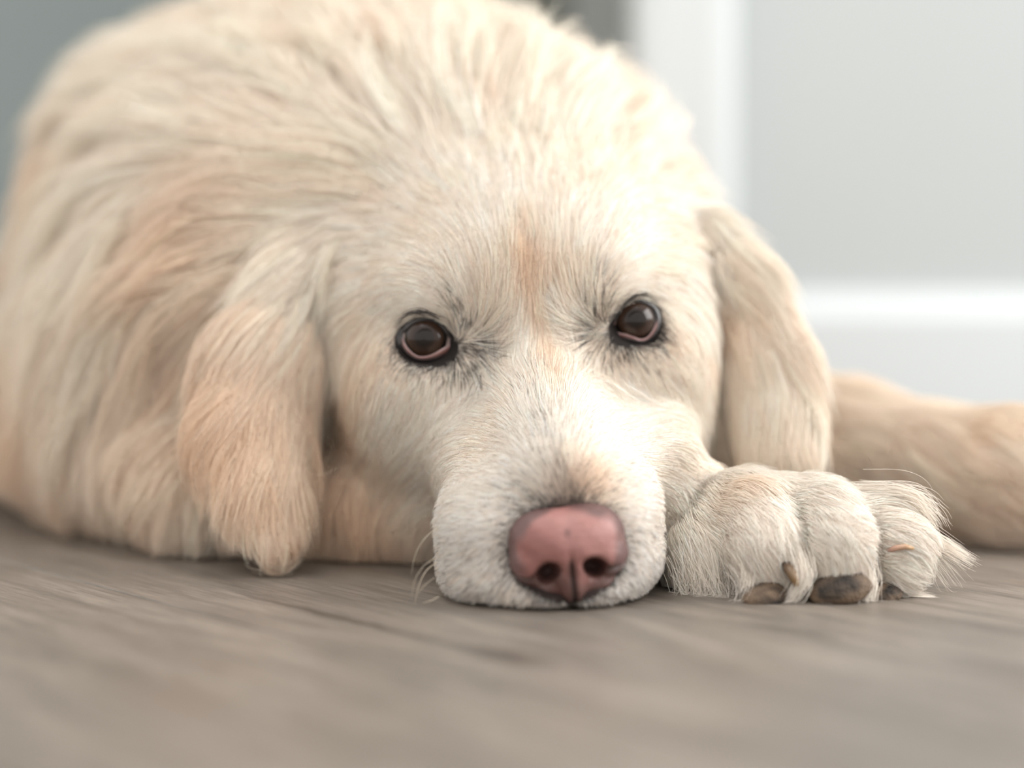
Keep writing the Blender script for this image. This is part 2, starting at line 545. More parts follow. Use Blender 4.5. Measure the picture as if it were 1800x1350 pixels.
def surface_nets(V, xs, ys, zs):
    nx, ny, nz = V.shape
    S = V < 0
    acc = np.zeros((nx - 1, ny - 1, nz - 1, 3), np.float32)
    cnt = np.zeros((nx - 1, ny - 1, nz - 1), np.float32)
    ax = [xs.astype(np.float32), ys.astype(np.float32), zs.astype(np.float32)]
    crosses = []
    for a in range(3):
        sl0 = [slice(None)] * 3; sl1 = [slice(None)] * 3
        sl0[a] = slice(0, -1); sl1[a] = slice(1, None)
        A, B = V[tuple(sl0)], V[tuple(sl1)]
        cr = S[tuple(sl0)] != S[tuple(sl1)]
        I = np.argwhere(cr)
        va, vb = A[cr], B[cr]
        t = va / (va - vb)
        pos = np.stack([ax[k][I[:, k]] for k in range(3)], -1)
        pos[:, a] += t * (ax[a][I[:, a] + 1] - ax[a][I[:, a]])
        crosses.append((I, va < 0))
        o = [k for k in range(3) if k != a]
        dims = (nx - 1, ny - 1, nz - 1)
        for d0 in (0, -1):
            for d1 in (0, -1):
                J = I.copy()
                J[:, o[0]] += d0; J[:, o[1]] += d1
                ok = (J >= 0).all(1) & (J < np.array(dims)).all(1)
                f = np.ravel_multi_index(J[ok].T, dims)
                for k in range(3):
                    acc.reshape(-1, 3)[:, k] += np.bincount(f, pos[ok, k], minlength=acc.size // 3).astype(np.float32)
                cnt.ravel()[:] += np.bincount(f, minlength=cnt.size).astype(np.float32)
    used = cnt > 0
    ids = np.full(cnt.shape, -1, np.int64)
    ids[used] = np.arange(used.sum())
    verts = acc[used] / cnt[used][:, None]
    quads = []
    for a in range(3):
        I, inside = crosses[a]
        b, c = (a + 1) % 3, (a + 2) % 3
        ok = (I[:, b] > 0) & (I[:, c] > 0) & (I[:, b] < cnt.shape[b]) & (I[:, c] < cnt.shape[c])
        I, ins = I[ok], inside[ok]
        q = []
        for d0, d1 in ((-1, -1), (0, -1), (0, 0), (-1, 0)):
            J = I.copy(); J[:, b] += d0; J[:, c] += d1
            q.append(ids[J[:, 0], J[:, 1], J[:, 2]])
        q = np.stack(q, 1)
        q[~ins] = q[~ins][:, ::-1]
        quads.append(q)
    return verts, np.concatenate(quads)


def make_sampler(V, xs, ys, zs):
    ax = [xs, ys, zs]

    def f(P):
        idx, fr = [], []
        for k in range(3):
            i = np.clip(np.searchsorted(ax[k], P[:, k]) - 1, 0, len(ax[k]) - 2)
            idx.append(i)
            fr.append(np.clip((P[:, k] - ax[k][i]) / (ax[k][i + 1] - ax[k][i]), 0, 1))
        i, j, k = idx
        a, b, c = fr
        out = 0
        for di, wa in ((0, 1 - a), (1, a)):
            for dj, wb in ((0, 1 - b), (1, b)):
                for dk, wc in ((0, 1 - c), (1, c)):
                    out = out + V[i + di, j + dj, k + dk] * (wa * wb * wc)
        return out
    return f


xs = axis([(-52, -22, 1.2), (-22, -12.5, 0.5), (-12.5, 12.5, 0.19), (12.5, 19, 0.24), (19, 38, 0.9)])
ys = axis([(-2.5, 13.5, 0.19), (13.5, 20, 0.35), (20, 45, 0.8), (45, 132, 2.0)])
zs = axis([(-0.5, 13.5, 0.19), (13.5, 18, 0.35), (18, 30, 0.7)])
V = grid_eval(sdf, xs, ys, zs)
verts, quads = surface_nets(V, xs, ys, zs)


def num_grad(fn, P, h):
    g = np.empty((len(P), 3), np.float32)
    for k in range(3):
        e = np.zeros(3, np.float32); e[k] = h
        g[:, k] = (fn(P + e) - fn(P - e)) / (2 * h)
    return g


samp = make_sampler(V, xs, ys, zs)


def raycast(px, py):
    """where the photograph's pixels land on the modelled dog"""
    d = ray(px, py)
    d = d / np.linalg.norm(d, axis=-1, keepdims=True)
    o = np.broadcast_to(CAM, d.shape).copy()
    t = np.full(len(d), 82.0)
    done = np.zeros(len(d), bool)
    for _ in range(160):
        P = o + d * t[:, None]
        s = sdf(P.astype(np.float32))
        t = t + np.clip(s * 0.8, -0.5, 3.0)
    P = o + d * t[:, None]
    return P, np.abs(sdf(P.astype(np.float32))) < 0.15


# vertex normals of the body
def vert_normals(v, q):
    fn = np.cross(v[q[:, 2]] - v[q[:, 0]], v[q[:, 3]] - v[q[:, 1]])
    n = np.zeros_like(v)
    for k in range(4):
        for c in range(3):
            n[:, c] += np.bincount(q[:, k], fn[:, c], minlength=len(v))
    return n / (np.linalg.norm(n, axis=1, keepdims=True) + 1e-9)


vn = vert_normals(verts, quads)

# ------------------------------------------------------------------ dog: parts
dog = link('dog', None)
tag(dog, 'cream golden retriever lying on the wooden floor with its chin down', 'dog')


def attr_mat(name, rough, spec=0.5, coat=0.0, bump=0.0, bscale=300.0, sss=0.0):
    m, nt, p = new_mat(name)
    at = N(nt, 'ShaderNodeAttribute', attribute_name='col')
    nt.links.new(at.outputs['Color'], p.inputs['Base Color'])
    p.inputs['Roughness'].default_value = rough
    p.inputs['Specular IOR Level'].default_value = spec
    p.inputs['Coat Weight'].default_value = coat
    p.inputs['Coat Roughness'].default_value = 0.08
    if bump:
        tc = N(nt, 'ShaderNodeTexCoord')
        vo = N(nt, 'ShaderNodeTexVoronoi', Scale=bscale)
        nt.links.new(tc.outputs['Object'], vo.inputs['Vector'])
        b = N(nt, 'ShaderNodeBump', Strength=bump, Distance=0.0004)
        nt.links.new(vo.outputs['Distance'], b.inputs['Height'])
        nt.links.new(b.outputs[0], p.inputs['Normal'])
    return m


def vnoise(P, scale, seed=0, octaves=4):
    """smooth pseudo noise in about -1..1 from sums of sines"""
    r = np.random.default_rng(1000 + seed)
    out = np.zeros(len(P))
    amp = 1.0
    tot = 0
    for o in range(octaves):
        for _ in range(4):
            k = r.normal(size=3); k /= np.linalg.norm(k)
            out += amp * np.sin(P @ (k * scale * 2 * math.pi * r.uniform(0.7, 1.3)) + r.uniform(0, 6.28)) / 2
        tot += amp
        amp *= 0.55
        scale *= 1.9
    return out / tot


# ---- colour of the coat (albedo, linear) as marks on the animal
CREAM = np.array([0.93, 0.818, 0.71])
PALE = np.array([0.935, 0.872, 0.815])
TAN = np.array([0.80, 0.545, 0.355])
DARK = np.array([0.028, 0.022, 0.020])
SPOTS = []        # (centre, radii sigma, colour, strength)


def project(P):
    q = P - CAM
    x = q[:, 0]; y = q[:, 1] * SP + q[:, 2] * CP; z = q[:, 1] * CP - q[:, 2] * SP
    return 900 + F_PX * x / z, 675 - F_PX * y / z


def add_spots(rows):
    P, ok = raycast(np.array([r[0] for r in rows], float), np.array([r[1] for r in rows], float))
    for r, p, o in zip(rows, P, ok):
        if o:
            SPOTS.append((p, r[2], np.asarray(r[3]), r[4]))


BROWN = np.array([0.25, 0.15, 0.09])
GREY = np.array([0.30, 0.27, 0.25])
add_spots([
    # tan furrow and forehead
    (923, 450, 0.4, TAN, .3), (925, 480, 0.42, TAN, .42), (927, 510, 0.42, TAN, .48), (932, 540, 0.40, TAN, .45), (940, 575, .40, TAN, .4), (952, 605, .40, TAN, .55), (962, 635, .40, TAN, .6), (972, 665, .36, TAN, .5), (980, 690, .3, TAN, .3), (920, 420, .4, TAN, .3),
    (975, 510, .7, TAN, .28), (890, 500, .6, TAN, .15), (930, 500, 1.0, TAN, .2),
    # muzzle top
    (1040, 850, .75, TAN, .55), (1000, 870, .6, BROWN, .4), (870, 560, .7, TAN, .12),
    (640, 640, 1.1, TAN, .35), (610, 720, 1.4, TAN, .5), (600, 820, 1.5, TAN, .55), (640, 560, .8, TAN, .25),
    (1180, 590, .6, TAN, .22), (1240, 620, .8, TAN, .3), (1255, 700, .8, TAN, .25),
    (1265, 540, 0.9, TAN, .6), (1270, 800, .8, TAN, .5),
    (370, 425, 1.9, TAN, .38), (430, 350, 2.0, TAN, .3), (60, 700, 3.5, TAN, .5), (110, 330, 2.5, TAN, .4), (330, 640, 1.6, TAN, .5), (660, 900, 1.5, TAN, .5), (420, 700, 1.2, TAN, .35), (1300, 850, .8, TAN, .4),
])


def sstep(a, b, x):
    t = np.clip((x - a) / (b - a), 0, 1)
    return t * t * (3 - 2 * t)


def coat_colour(P, wts, cid):
    """wts: columns head, earR, earL, body, limb, limb2, paw"""
    n = len(P)
    c = np.tile(CREAM, (n, 1))
    Q = (P - E0) @ HR
    front = np.clip((-Q[:, 1] - 3.0) / 4.5, 0, 1)[:, None] * wts[:, 0:1]
    low = np.clip((-Q[:, 2] - 5.5) / 2.5, 0, 1)[:, None]
    c = c + (PALE - c) * np.clip(0.25 * wts[:, 0:1] + front * (0.3 + 0.7 * low), 0, 1)
    c = c + (PALE - c) * (0.4 * wts[:, 6:7])
    tanw = 0.34 * (wts[:, 1] + 0.3 * wts[:, 2]) + 0.06 * wts[:, 3] + 0.05 * wts[:, 0] + 0.30 * wts[:, 4] + 0.20 * wts[:, 5] - 0.25 * wts[:, 6]
    big = vnoise(P, 0.10, 1, 3)
    tanw = tanw * (1.0 + 0.6 * big) + 0.10 * np.clip(vnoise(P, 0.22, 2, 2), -0.6, 1)
    tanw += 0.16 * (cid - 0.5) * (1 + wts[:, 1] + wts[:, 2] + wts[:, 3])
    tanw = np.clip(tanw, 0, 0.9)[:, None]
    c = c + (TAN - c) * tanw
    jaw = sstep(-2.5, -6.0, Q[:, 2]) * sstep(2.5, 6.0, Q[:, 1]) * wts[:, 0]
    c = c + (TAN - c) * (0.40 * jaw)[:, None]
    for p, s, col, st in SPOTS:
        w = st * np.exp(-((P - p) ** 2).sum(1) / (2 * s * s))
        c = c + (col - c) * w[:, None]
    return c


def group_weights(P):
    g = np.stack(sd_groups(P.astype(np.float32)), 1)
    w = np.exp(-np.clip(g - g.min(1, keepdims=True), 0, 12) / 0.9)
    return w / w.sum(1, keepdims=True)


vw = group_weights(verts)

def sd_nose(P):
    Q = P.astype(np.float32)
    Qs = Q.copy(); Qs[:, 0] = np.abs(Qs[:, 0])
    d = sd_ell(Q, (0, 0.35, -0.55), (2.12, 1.50, 1.75))                       # pad
    d = smin(d, sd_ell(Qs, (1.12, 0.72, -0.55), (1.02, 0.95, 1.35)), 0.5)     # upper lobes
    d = smin(d, sd_ell(Qs, (1.42, -0.22, -0.40), (0.86, 0.84, 1.05), rot_xyz(0, 0, 0.0)), 0.3)    # wings
    d = smin(d, sd_ell(Q, (0, -0.95, -0.35), (0.62, 1.05, 0.98)), 0.45)       # column between nostrils
    d = smin(d, sd_ell(Qs, (0.78, -1.25, -0.95), (1.0, 0.66, 0.95)), 0.25)   # below nostrils
    # nostril and its slit curling outward
    nos = sd_ell(Qs, (0.88, -0.62, 0.35), (0.50, 0.37, 1.15), rot_xyz(0, 0, -0.4))
    d = smax(d, -nos, 0.22)
    slit = chain(Qs, [(0.95, -0.72, 0.40), (1.35, -0.92, 0.30), (1.80, -0.80, 0.0), (2.15, -0.45, -0.3)], [0.30, 0.24, 0.17, 0.12], 0.05)
    d = smax(d, -slit, 0.14)
    # philtrum
    gr = np.exp(-(Q[:, 0] / 0.085) ** 2) * np.clip((0.1 - Q[:, 1]) / 0.5, 0, 1)
    d = d + 0.16 * gr
    d = d + 0.07 * np.exp(-(Q[:, 0] / 0.35) ** 2) * np.clip((Q[:, 1] + 0.3) / 0.8, 0, 1)
    d = d + 0.015 * vnoise(Q, 1.6, 9, 2)
    return d


ns = 0.07
nx_ = np.arange(-2.7, 2.71, ns); ny_ = np.arange(-2.4, 2.3, ns); nz_ = np.arange(-2.4, 1.6, ns)
NV = grid_eval(sd_nose, nx_, ny_, nz_)
nverts, nquads = surface_nets(NV, nx_, ny_, nz_)
pinkA, pinkB = np.array([0.235, 0.100, 0.088]), np.array([0.31, 0.155, 0.140])
nb = np.array([0.045, 0.026, 0.022])
t = 0.5 + 0.5 * vnoise(nverts, 0.35, 3, 2)
ncol = pinkA + (pinkB - pinkA) * np.clip(t, 0, 1)[:, None]
rr = np.sqrt((nverts[:, 0] / 2.25) ** 2 + ((nverts[:, 1] - 0.1) / 1.95) ** 2)
edge = np.clip((rr - 0.77 + 0.10 * vnoise(nverts, 0.5, 5, 2)) / 0.14, 0, 1)
slate = np.array([0.085, 0.050, 0.048])
ncol = ncol + (slate - ncol) * (0.85 * edge)[:, None]
low = np.clip((-nverts[:, 1] - 0.62 + 0.35 * vnoise(nverts, 0.6, 6, 2)) / 0.55, 0, 1)
ncol = ncol + (np.array([0.085, 0.043, 0.036]) - ncol) * (0.8 * low)[:, None]
nosd = np.sqrt(((np.abs(nverts[:, 0]) - 0.9) / 0.42) ** 2 + ((nverts[:, 1] + 0.62) / 0.32) ** 2)
sl = chain(np.abs(nverts) * [1, 0, 0] + nverts * [0, 1, 1], [(0.95, -0.72, 0.40), (1.35, -0.92, 0.30), (1.80, -0.80, 0.0), (2.15, -0.45, -0.3)], [0.30, 0.24, 0.17, 0.12], 0.05)
ncol = ncol + (np.array([0.05, 0.026, 0.022]) - ncol) * (0.75 * np.clip(1 - sl / 0.14, 0, 1))[:, None]
nd = np.clip(1.5 - nosd, 0, 1) * np.clip((0.75 - nverts[:, 2] + 0.0) / 0.3, 0.35, 1)
ncol = ncol + (nb - ncol) * (0.9 * nd)[:, None]
ph = np.exp(-(nverts[:, 0] / 0.13) ** 2) * np.clip((-0.10 - nverts[:, 1]) / 0.35, 0, 1)
ncol = ncol + (nb * 0.5 - ncol) * (0.95 * ph)[:, None]
sp = np.exp(-((nverts[:, 0] + 0.02) / 0.12) ** 2 - ((nverts[:, 1] - 0.78) / 0.17) ** 2)
ncol = ncol + (np.array([0.10, 0.05, 0.05]) - ncol) * (0.8 * sp)[:, None]
nose_mat = attr_mat('pink_nose_leather', 0.48, 0.4, 0.0, 0.35, 900.0)
nose = mesh_obj('nose', NC + nverts @ NR.T, nquads, nose_mat, dog, colors=ncol)
tag(nose, 'dusty pink nose with dark edges and nostrils')

# ---- eyes
def eye_material():
    m, nt, p = new_mat('brown_eye')
    L = nt.links.new
    tc = N(nt, 'ShaderNodeTexCoord')
    sx = N(nt, 'ShaderNodeSeparateXYZ'); L(tc.outputs['Object'], sx.inputs[0])
    # local z is the gaze axis; radius from the axis in millimetres
    cx = N(nt, 'ShaderNodeCombineXYZ'); L(sx.outputs['X'], cx.inputs['X']); L(sx.outputs['Y'], cx.inputs['Y'])
    ln = N(nt, 'ShaderNodeVectorMath', operation='LENGTH'); L(cx.outputs[0], ln.inputs[0])
    no = N(nt, 'ShaderNodeTexNoise', Scale=420.0, Detail=4.0)
    L(tc.outputs['Object'], no.inputs['Vector'])
    na = N(nt, 'ShaderNodeMath', operation='MULTIPLY_ADD'); na.inputs[1].default_value = 0.0012; na.inputs[2].default_value = -0.0006
    L(no.outputs['Fac'], na.inputs[0])
    ad = N(nt, 'ShaderNodeMath', operation='ADD'); L(ln.outputs['Value'], ad.inputs[0]); L(na.outputs[0], ad.inputs[1])
    mr = N(nt, 'ShaderNodeMapRange'); mr.inputs['From Max'].default_value = 0.0118
    L(ad.outputs[0], mr.inputs['Value'])
    rp = N(nt, 'ShaderNodeValToRGB')
    el = rp.color_ramp.elements
    el[0].position = 0.0; el[0].color = (0.008, 0.006, 0.005, 1)
    el[1].position = 0.30; el[1].color = (0.012, 0.008, 0.006, 1)
    for ps, c in ((0.40, (0.026, 0.014, 0.010)), (0.60, (0.034, 0.018, 0.011)), (0.67, (0.010, 0.007, 0.006)), (0.75, (0.008, 0.006, 0.006)), (0.80, (0.36, 0.28, 0.26)), (1.0, (0.42, 0.30, 0.28))):
        e = el.new(ps); e.color = (*c, 1)
    L(mr.outputs[0], rp.inputs['Fac'])
    L(rp.outputs['Color'], p.inputs['Base Color'])
    p.inputs['Roughness'].default_value = 0.4
    p.inputs['Specular IOR Level'].default_value = 0.0
    p.inputs['Coat Weight'].default_value = 1.0
    p.inputs['Coat Roughness'].default_value = 0.03
    p.inputs['Coat IOR'].default_value = 1.36
    return m


eye_mat = eye_material()
lid_mat = attr_mat('wet_eyelid_skin', 0.42, 0.45, 0.35, 0.25, 700.0)


def uv_ball(R, bulge):
    vs, fs = [], []
    nu, nvv = 40, 28
    for j in range(nvv + 1):
        th = math.pi * j / nvv
        for i in range(nu):
            ph = 2 * math.pi * i / nu
            r = R
            rho = R * math.sin(th)
            if th < math.pi / 2 and rho < 0.84:
                r = R + bulge * (1 - (rho / 0.84) ** 2) ** 1.2
            vs.append((r * math.sin(th) * math.cos(ph), r * math.sin(th) * math.sin(ph), r * math.cos(th)))
    for j in range(nvv):
        for i in range(nu):
            a, b = j * nu + i, j * nu + (i + 1) % nu
            fs.append((a, a + nu, b + nu, b) if 0 < j < nvv - 1 or True else None)
    return vs, fs


def smooth_closed(pts, n):
    p = np.asarray(pts, float)
    m = len(p)
    out = []
    for i in range(n):
        s = i * m / n
        k = int(s); f = s - k
        a, b, c, d = p[(k - 1) % m], p[k % m], p[(k + 1) % m], p[(k + 2) % m]
        out.append(0.5 * ((2 * b) + (-a + c) * f + (2 * a - 5 * b + 4 * c - d) * f * f + (-a + 3 * b - 3 * c + d) * f ** 3))
    return np.array(out)


for e in EYES:
    gaze = W(e['iris'][0], e['iris'][1], e['Y'] - 0.25) - e['ball']
    gaze /= np.linalg.norm(gaze)
    gu = np.cross(e['v'], gaze); gu /= np.linalg.norm(gu)
    gv = np.cross(gaze, gu)
    bv, bf = uv_ball(e['R'], 0.12)
    me_o = mesh_obj('eye', bv, bf, eye_mat, dog)
    M = Matrix([[gu[i], gv[i], gaze[i], e['ball'][i] * 0.01] for i in range(3)] + [[0, 0, 0, 1]])
    me_o.matrix_local = M
    tag(me_o, 'glossy dark brown eye')
    # eyelid ring: rows from the ball outward into the skin
    n = 96
    rin = smooth_closed(e['rin'], n); rout = smooth_closed(e['rout'], n)
    Win = W(rin[:, 0], rin[:, 1], e['Y']); Wout = W(rout[:, 0], rout[:, 1], e['Y'])
    a_in = np.stack([(Win - e['ball']) @ e['u'], (Win - e['ball']) @ e['v']], 1)
    a_out = np.stack([(Wout - e['ball']) @ e['u'], (Wout - e['ball']) @ e['v']], 1)
    rows = [(-0.30, -0.10), (-0.12, 0.00), (0.05, 0.045), (0.25, 0.09), (0.45, 0.13), (0.65, 0.15), (0.85, 0.13), (1.05, 0.06), (1.3, -0.12), (1.6, -0.4)]
    vs, cs = [], []
    for tt, h in rows:
        ab = a_in + (a_out - a_in) * tt
        rho = np.sqrt((ab ** 2).sum(1))
        base = np.sqrt(np.maximum((e['R'] + 0.02) ** 2 - rho ** 2, 0.02))
        base = np.maximum(base, 0.50)
        wv = base + h
        vs.append(e['ball'] + ab[:, :1] * e['u'] + ab[:, 1:] * e['v'] + wv[:, None] * e['w'])
        lowr = np.clip(-(a_in[:, 1]) / 0.35 + 0.35, 0, 1)
        inner = np.clip((0.27 - tt) / 0.12, 0, 1)
        col = np.array([0.016, 0.014, 0.014]) + (np.array([0.20, 0.085, 0.072]) - 0.015) * (lowr * inner)[:, None]
        if tt < 0:
            col = col + (np.array([0.46, 0.34, 0.34]) - col) * (lowr * 0.7)[:, None]
        cs.append(col)
    vs = np.concatenate(vs); cs = np.concatenate(cs)
    K = len(rows)
    fs = []
    for k in range(K - 1):
        for i in range(n):
            a, b = k * n + i, k * n + (i + 1) % n
            fs.append((a, b, b + n, a + n) if e['side'] > 0 else (a, a + n, b + n, b))
    lid = mesh_obj('eyelid', vs, fs, lid_mat, dog, colors=cs)
    tag(lid, 'black rimmed eyelid with a pink inner edge')

print('body verts', len(verts), 'quads', len(quads))
cidv = np.full(len(verts), 0.5)
skin_col = coat_colour(verts.astype(float), vw, cidv) * 0.9
for e in EYES:      # black skin round the eyes
    rout = smooth_closed(e['rout'], 96)
    Wo = W(rout[:, 0], rout[:, 1], e['Y']) - e['ball']
    ao = np.stack([Wo @ e['u'], Wo @ e['v']], 1)
    th_o = np.arctan2(ao[:, 1], ao[:, 0]); ro = np.hypot(ao[:, 0], ao[:, 1]); o_ = np.argsort(th_o)
    q = verts - e['ball']
    a, b, c = q @ e['u'], q @ e['v'], q @ e['w']
    th = np.arctan2(b, a)
    dist = np.hypot(a, b) - np.interp(th, th_o[o_], ro[o_], period=2 * math.pi)
    wid = 0.08 + 0.22 * np.clip(-np.sin(th) * 1.4 + 0.4, 0, 1)
    k = np.clip(1.35 - np.clip(dist, 0, 9) / wid, 0, 1) * (np.hypot(a, b) < 3) * (c > -1)
    skin_col = skin_col + (np.array([0.02, 0.017, 0.016]) - skin_col) * k[:, None]
qn = (verts - NC) @ NR
k = np.clip((1.12 - np.sqrt((qn[:, 0] / 2.13) ** 2 + (qn[:, 1] / 1.86) ** 2)) / 0.1, 0, 1) * (qn[:, 2] > -3)
skin_col = skin_col + (np.array([0.03, 0.022, 0.02]) - skin_col) * k[:, None]
PADS = [((1345, 1048, 3.0), (0.95, 0.70, 0.50), 0.05, 61), ((1478, 1034, 2.9), (1.25, 0.85, 0.62), 0.22, 63), ((1552, 1047, 3.9), (0.80, 0.6, 0.42), 0.3, 65)]
skin_mat = attr_mat('cream_skin', 0.8, 0.1)
body = mesh_obj('body', verts, quads, skin_mat, dog, colors=skin_col)
# ------------------------------------------------------------------ the coat
def grad_s(P, h=0.12):
    g = np.zeros((len(P), 3))
    for k in ((1, -1, -1), (-1, -1, 1), (-1, 1, -1), (1, 1, 1)):
        k = np.array(k, float)
        g += k * samp(P + k * h)[:, None]
    return g / (np.linalg.norm(g, axis=1, keepdims=True) + 1e-9)


# combing guides: pixel of the photograph, direction of the hair there
G_SYM = [
    (985, 865, -.3, -1), (962, 790, -.15, -1), (948, 700, -.1, -1), (935, 610, 0, -1), (925, 520, 0, -1), (918, 420, 0, -1), (905, 320, 0, -1), (895, 230, 0, -1),
    (920, 840, -.8, -.6), (930, 760, -.6, -.8), (890, 690, -.7, -.7), (860, 730, -1, -.15), (880, 790, -1, -.1), (860, 860, -1, 0), (870, 930, -1, .15), (820, 900, -1, .15),
    (800, 960, -.9, .45), (860, 1000, -.75, .7), (900, 1040, -.5, .9), (960, 1065, -.2, 1), (800, 1040, -.6, .8),
    (800, 710, -.75, .6), (800, 780, -.9, .45), (750, 770, -.75, .7), (700, 770, -.55, .85), (740, 850, -.7, .6), (770, 690, -.3, 1), (750, 665, -.3, 1), (715, 655, -.5, .9), (690, 640, -.6, .9),
    (800, 665, -.05, 1), (840, 690, -.5, .6), (660, 680, -.3, 1), (650, 740, -.3, 1),
    (835, 607, 1, .15), (830, 645, .45, .9), (845, 625, .8, .6), (850, 590, .7, -.6), (818, 570, .05, -1), (808, 545, -.3, -1), (880, 590, .25, -1), (880, 640, .1, -1), (870, 540, .05, -1),
    (742, 556, -.85, .45), (765, 560, -.8, .3), (720, 563, -.8, .6), (745, 545, -1, -.05), (765, 545, -.9, -.4), (705, 562, -.85, .5), (685, 590, -.6, .85), (680, 620, -.4, .95), (780, 520, -.7, -.7), (820, 500, -.35, -.95), (740, 500, -.95, -.25), (690, 530, -.9, .4),
    (800, 430, -.65, -.75), (860, 440, -.3, -.95), (730, 430, -.9, -.4), (670, 460, -.95, .15), (640, 530, -.75, .7), (615, 600, -.25, 1), (850, 350, -.3, -1), (760, 340, -.6, -.8), (660, 390, -.95, -.1),
    (620, 450, -.8, .5), (820, 260, -.3, -1), (720, 260, -.6, -.8),
]
G_ONE = [
    (600, 420, -.45, .9), (540, 480, -.5, .85), (520, 600, -.3, 1), (450, 560, -.7, .7), (390, 640, -.6, .8), (480, 750, -.3, 1), (530, 760, -.05, 1), (400, 800, -.1, 1), (460, 880, .1, 1),
    (490, 980, .15, 1), (350, 760, -.2, 1), (330, 690, -.4, .9), (540, 880, .1, 1), (420, 920, .15, 1),
    (1260, 440, .5, .85), (1300, 540, .35, .95), (1360, 600, .35, .9), (1390, 700, .12, 1), (1330, 750, .05, 1), (1385, 820, 0, 1), (1285, 650, .15, 1), (1310, 480, .7, .7),
    (500, 370, -.95, .15), (560, 330, -.95, -.05), (400, 450, -.85, .5), (300, 400, -.75, .65), (250, 600, -.25, 1), (150, 700, -.1, 1), (80, 420, -.25, .95), (300, 220, -.85, .2), (440, 160, -.7, -.4),
    (600, 150, -.4, -.9), (800, 140, 0, -1), (1000, 190, .35, -.9), (1090, 250, .6, -.7), (1170, 330, .8, -.2), (150, 200, -.8, .5), (300, 60, -.8, -.2), (600, 20, -.3, -1), (940, 80, .45, -.9),
    (650, 290, -.85, -.35), (1050, 150, .6, -.8), (200, 450, -.4, .9), (160, 880, 0, 1), (60, 820, 0, 1), (320, 940, .1, 1),
    (620, 740, -.1, 1), (640, 860, -.05, 1), (690, 960, .1, 1), (580, 950, .05, 1),
    (1225, 880, .55, .6), (1300, 862, .9, .15), (1400, 875, 1, .1), (1550, 885, 1, .15), (1250, 980, .25, 1), (1340, 950, .4, .9), (1370, 1000, .3, 1), (1450, 930, .6, .75), (1580, 940, .95, .3),
    (1605, 1000, .9, .45), (1195, 1000, .05, 1), (1480, 985, .05, 1), (1300, 910, .75, .5), (1410, 920, .75, .5), (1520, 930, .9, .35),
    (1550, 790, .7, .7), (1700, 850, .8, .5), (1500, 720, .7, .2),
]


def guide_points(rows):
    r = np.array(rows, float)
    P, ok = raycast(r[:, 0], r[:, 1])
    P, r = P[ok], r[ok]
    n = num_grad(sdf, P.astype(np.float32), 0.1).astype(float)
    n /= np.linalg.norm(n, axis=1, keepdims=True)
    # direction of the image step inside the tangent plane
    dx = ray(r[:, 0] + 1, r[:, 1]) - ray(r[:, 0], r[:, 1]); dx /= np.linalg.norm(dx, axis=1, keepdims=True)
    dy = ray(r[:, 0], r[:, 1] + 1) - ray(r[:, 0], r[:, 1]); dy /= np.linalg.norm(dy, axis=1, keepdims=True)
    D = dx * r[:, 2:3] + dy * r[:, 3:4]
    vdir = ray(r[:, 0], r[:, 1]); vdir /= np.linalg.norm(vdir, axis=1, keepdims=True)
    den = (vdir * n).sum(1)
    den = np.where(np.abs(den) < 0.25, -0.25, den)
    D = D - vdir * ((D * n).sum(1) / den)[:, None]
    D /= np.linalg.norm(D, axis=1, keepdims=True)
    return P, n, D


gp, gn, gd = guide_points(G_SYM)
gq = (gp - E0) @ HR
mq = gq.copy(); mq[:, 0] *= -1
mP = E0 + mq @ HR.T
for _ in range(6):
    s = sdf(mP.astype(np.float32))
    gg = num_grad(sdf, mP.astype(np.float32), 0.1).astype(float)
    gg /= np.linalg.norm(gg, axis=1, keepdims=True)
    mP = mP - gg * np.clip(s, -0.6, 0.6)[:, None]
mD = (gd @ HR); mD[:, 0] *= -1; mD = mD @ HR.T
keepm = np.abs(gq[:, 0]) > 0.35
g1 = guide_points(G_ONE)
GP = np.concatenate([gp, mP[keepm], g1[0]])
GN = np.concatenate([gn, gg[keepm], g1[1]])
GD = np.concatenate([gd, mD[keepm], g1[2]])
GW = group_weights(GP)

vdirs = np.zeros((len(verts), 3))
CH = 20000
for i in range(0, len(verts), CH):
    P = verts[i:i + CH].astype(float); n = vn[i:i + CH].astype(float); gw = vw[i:i + CH]
    d2 = (P ** 2).sum(1)[:, None] + (GP ** 2).sum(1)[None] - 2 * P @ GP.T
    w = 1.0 / (np.maximum(d2, 0) + 0.10) ** 1.7
    w = w * (np.clip(n @ GN.T, 0, 1) ** 1.5 + 0.02) * (gw @ GW.T + 0.004)
    D = w @ GD / w.sum(1, keepdims=True)
    fall = np.tile(np.array([0, 0.8, -0.5]), (len(P), 1))
    D = D + fall * (1e-5 / w.sum(1, keepdims=True))
    D = D - n * (D * n).sum(1, keepdims=True)
    vdirs[i:i + CH] = D / (np.linalg.norm(D, axis=1, keepdims=True) + 1e-6)

# per vertex coat measures
VQ = (verts - E0) @ HR


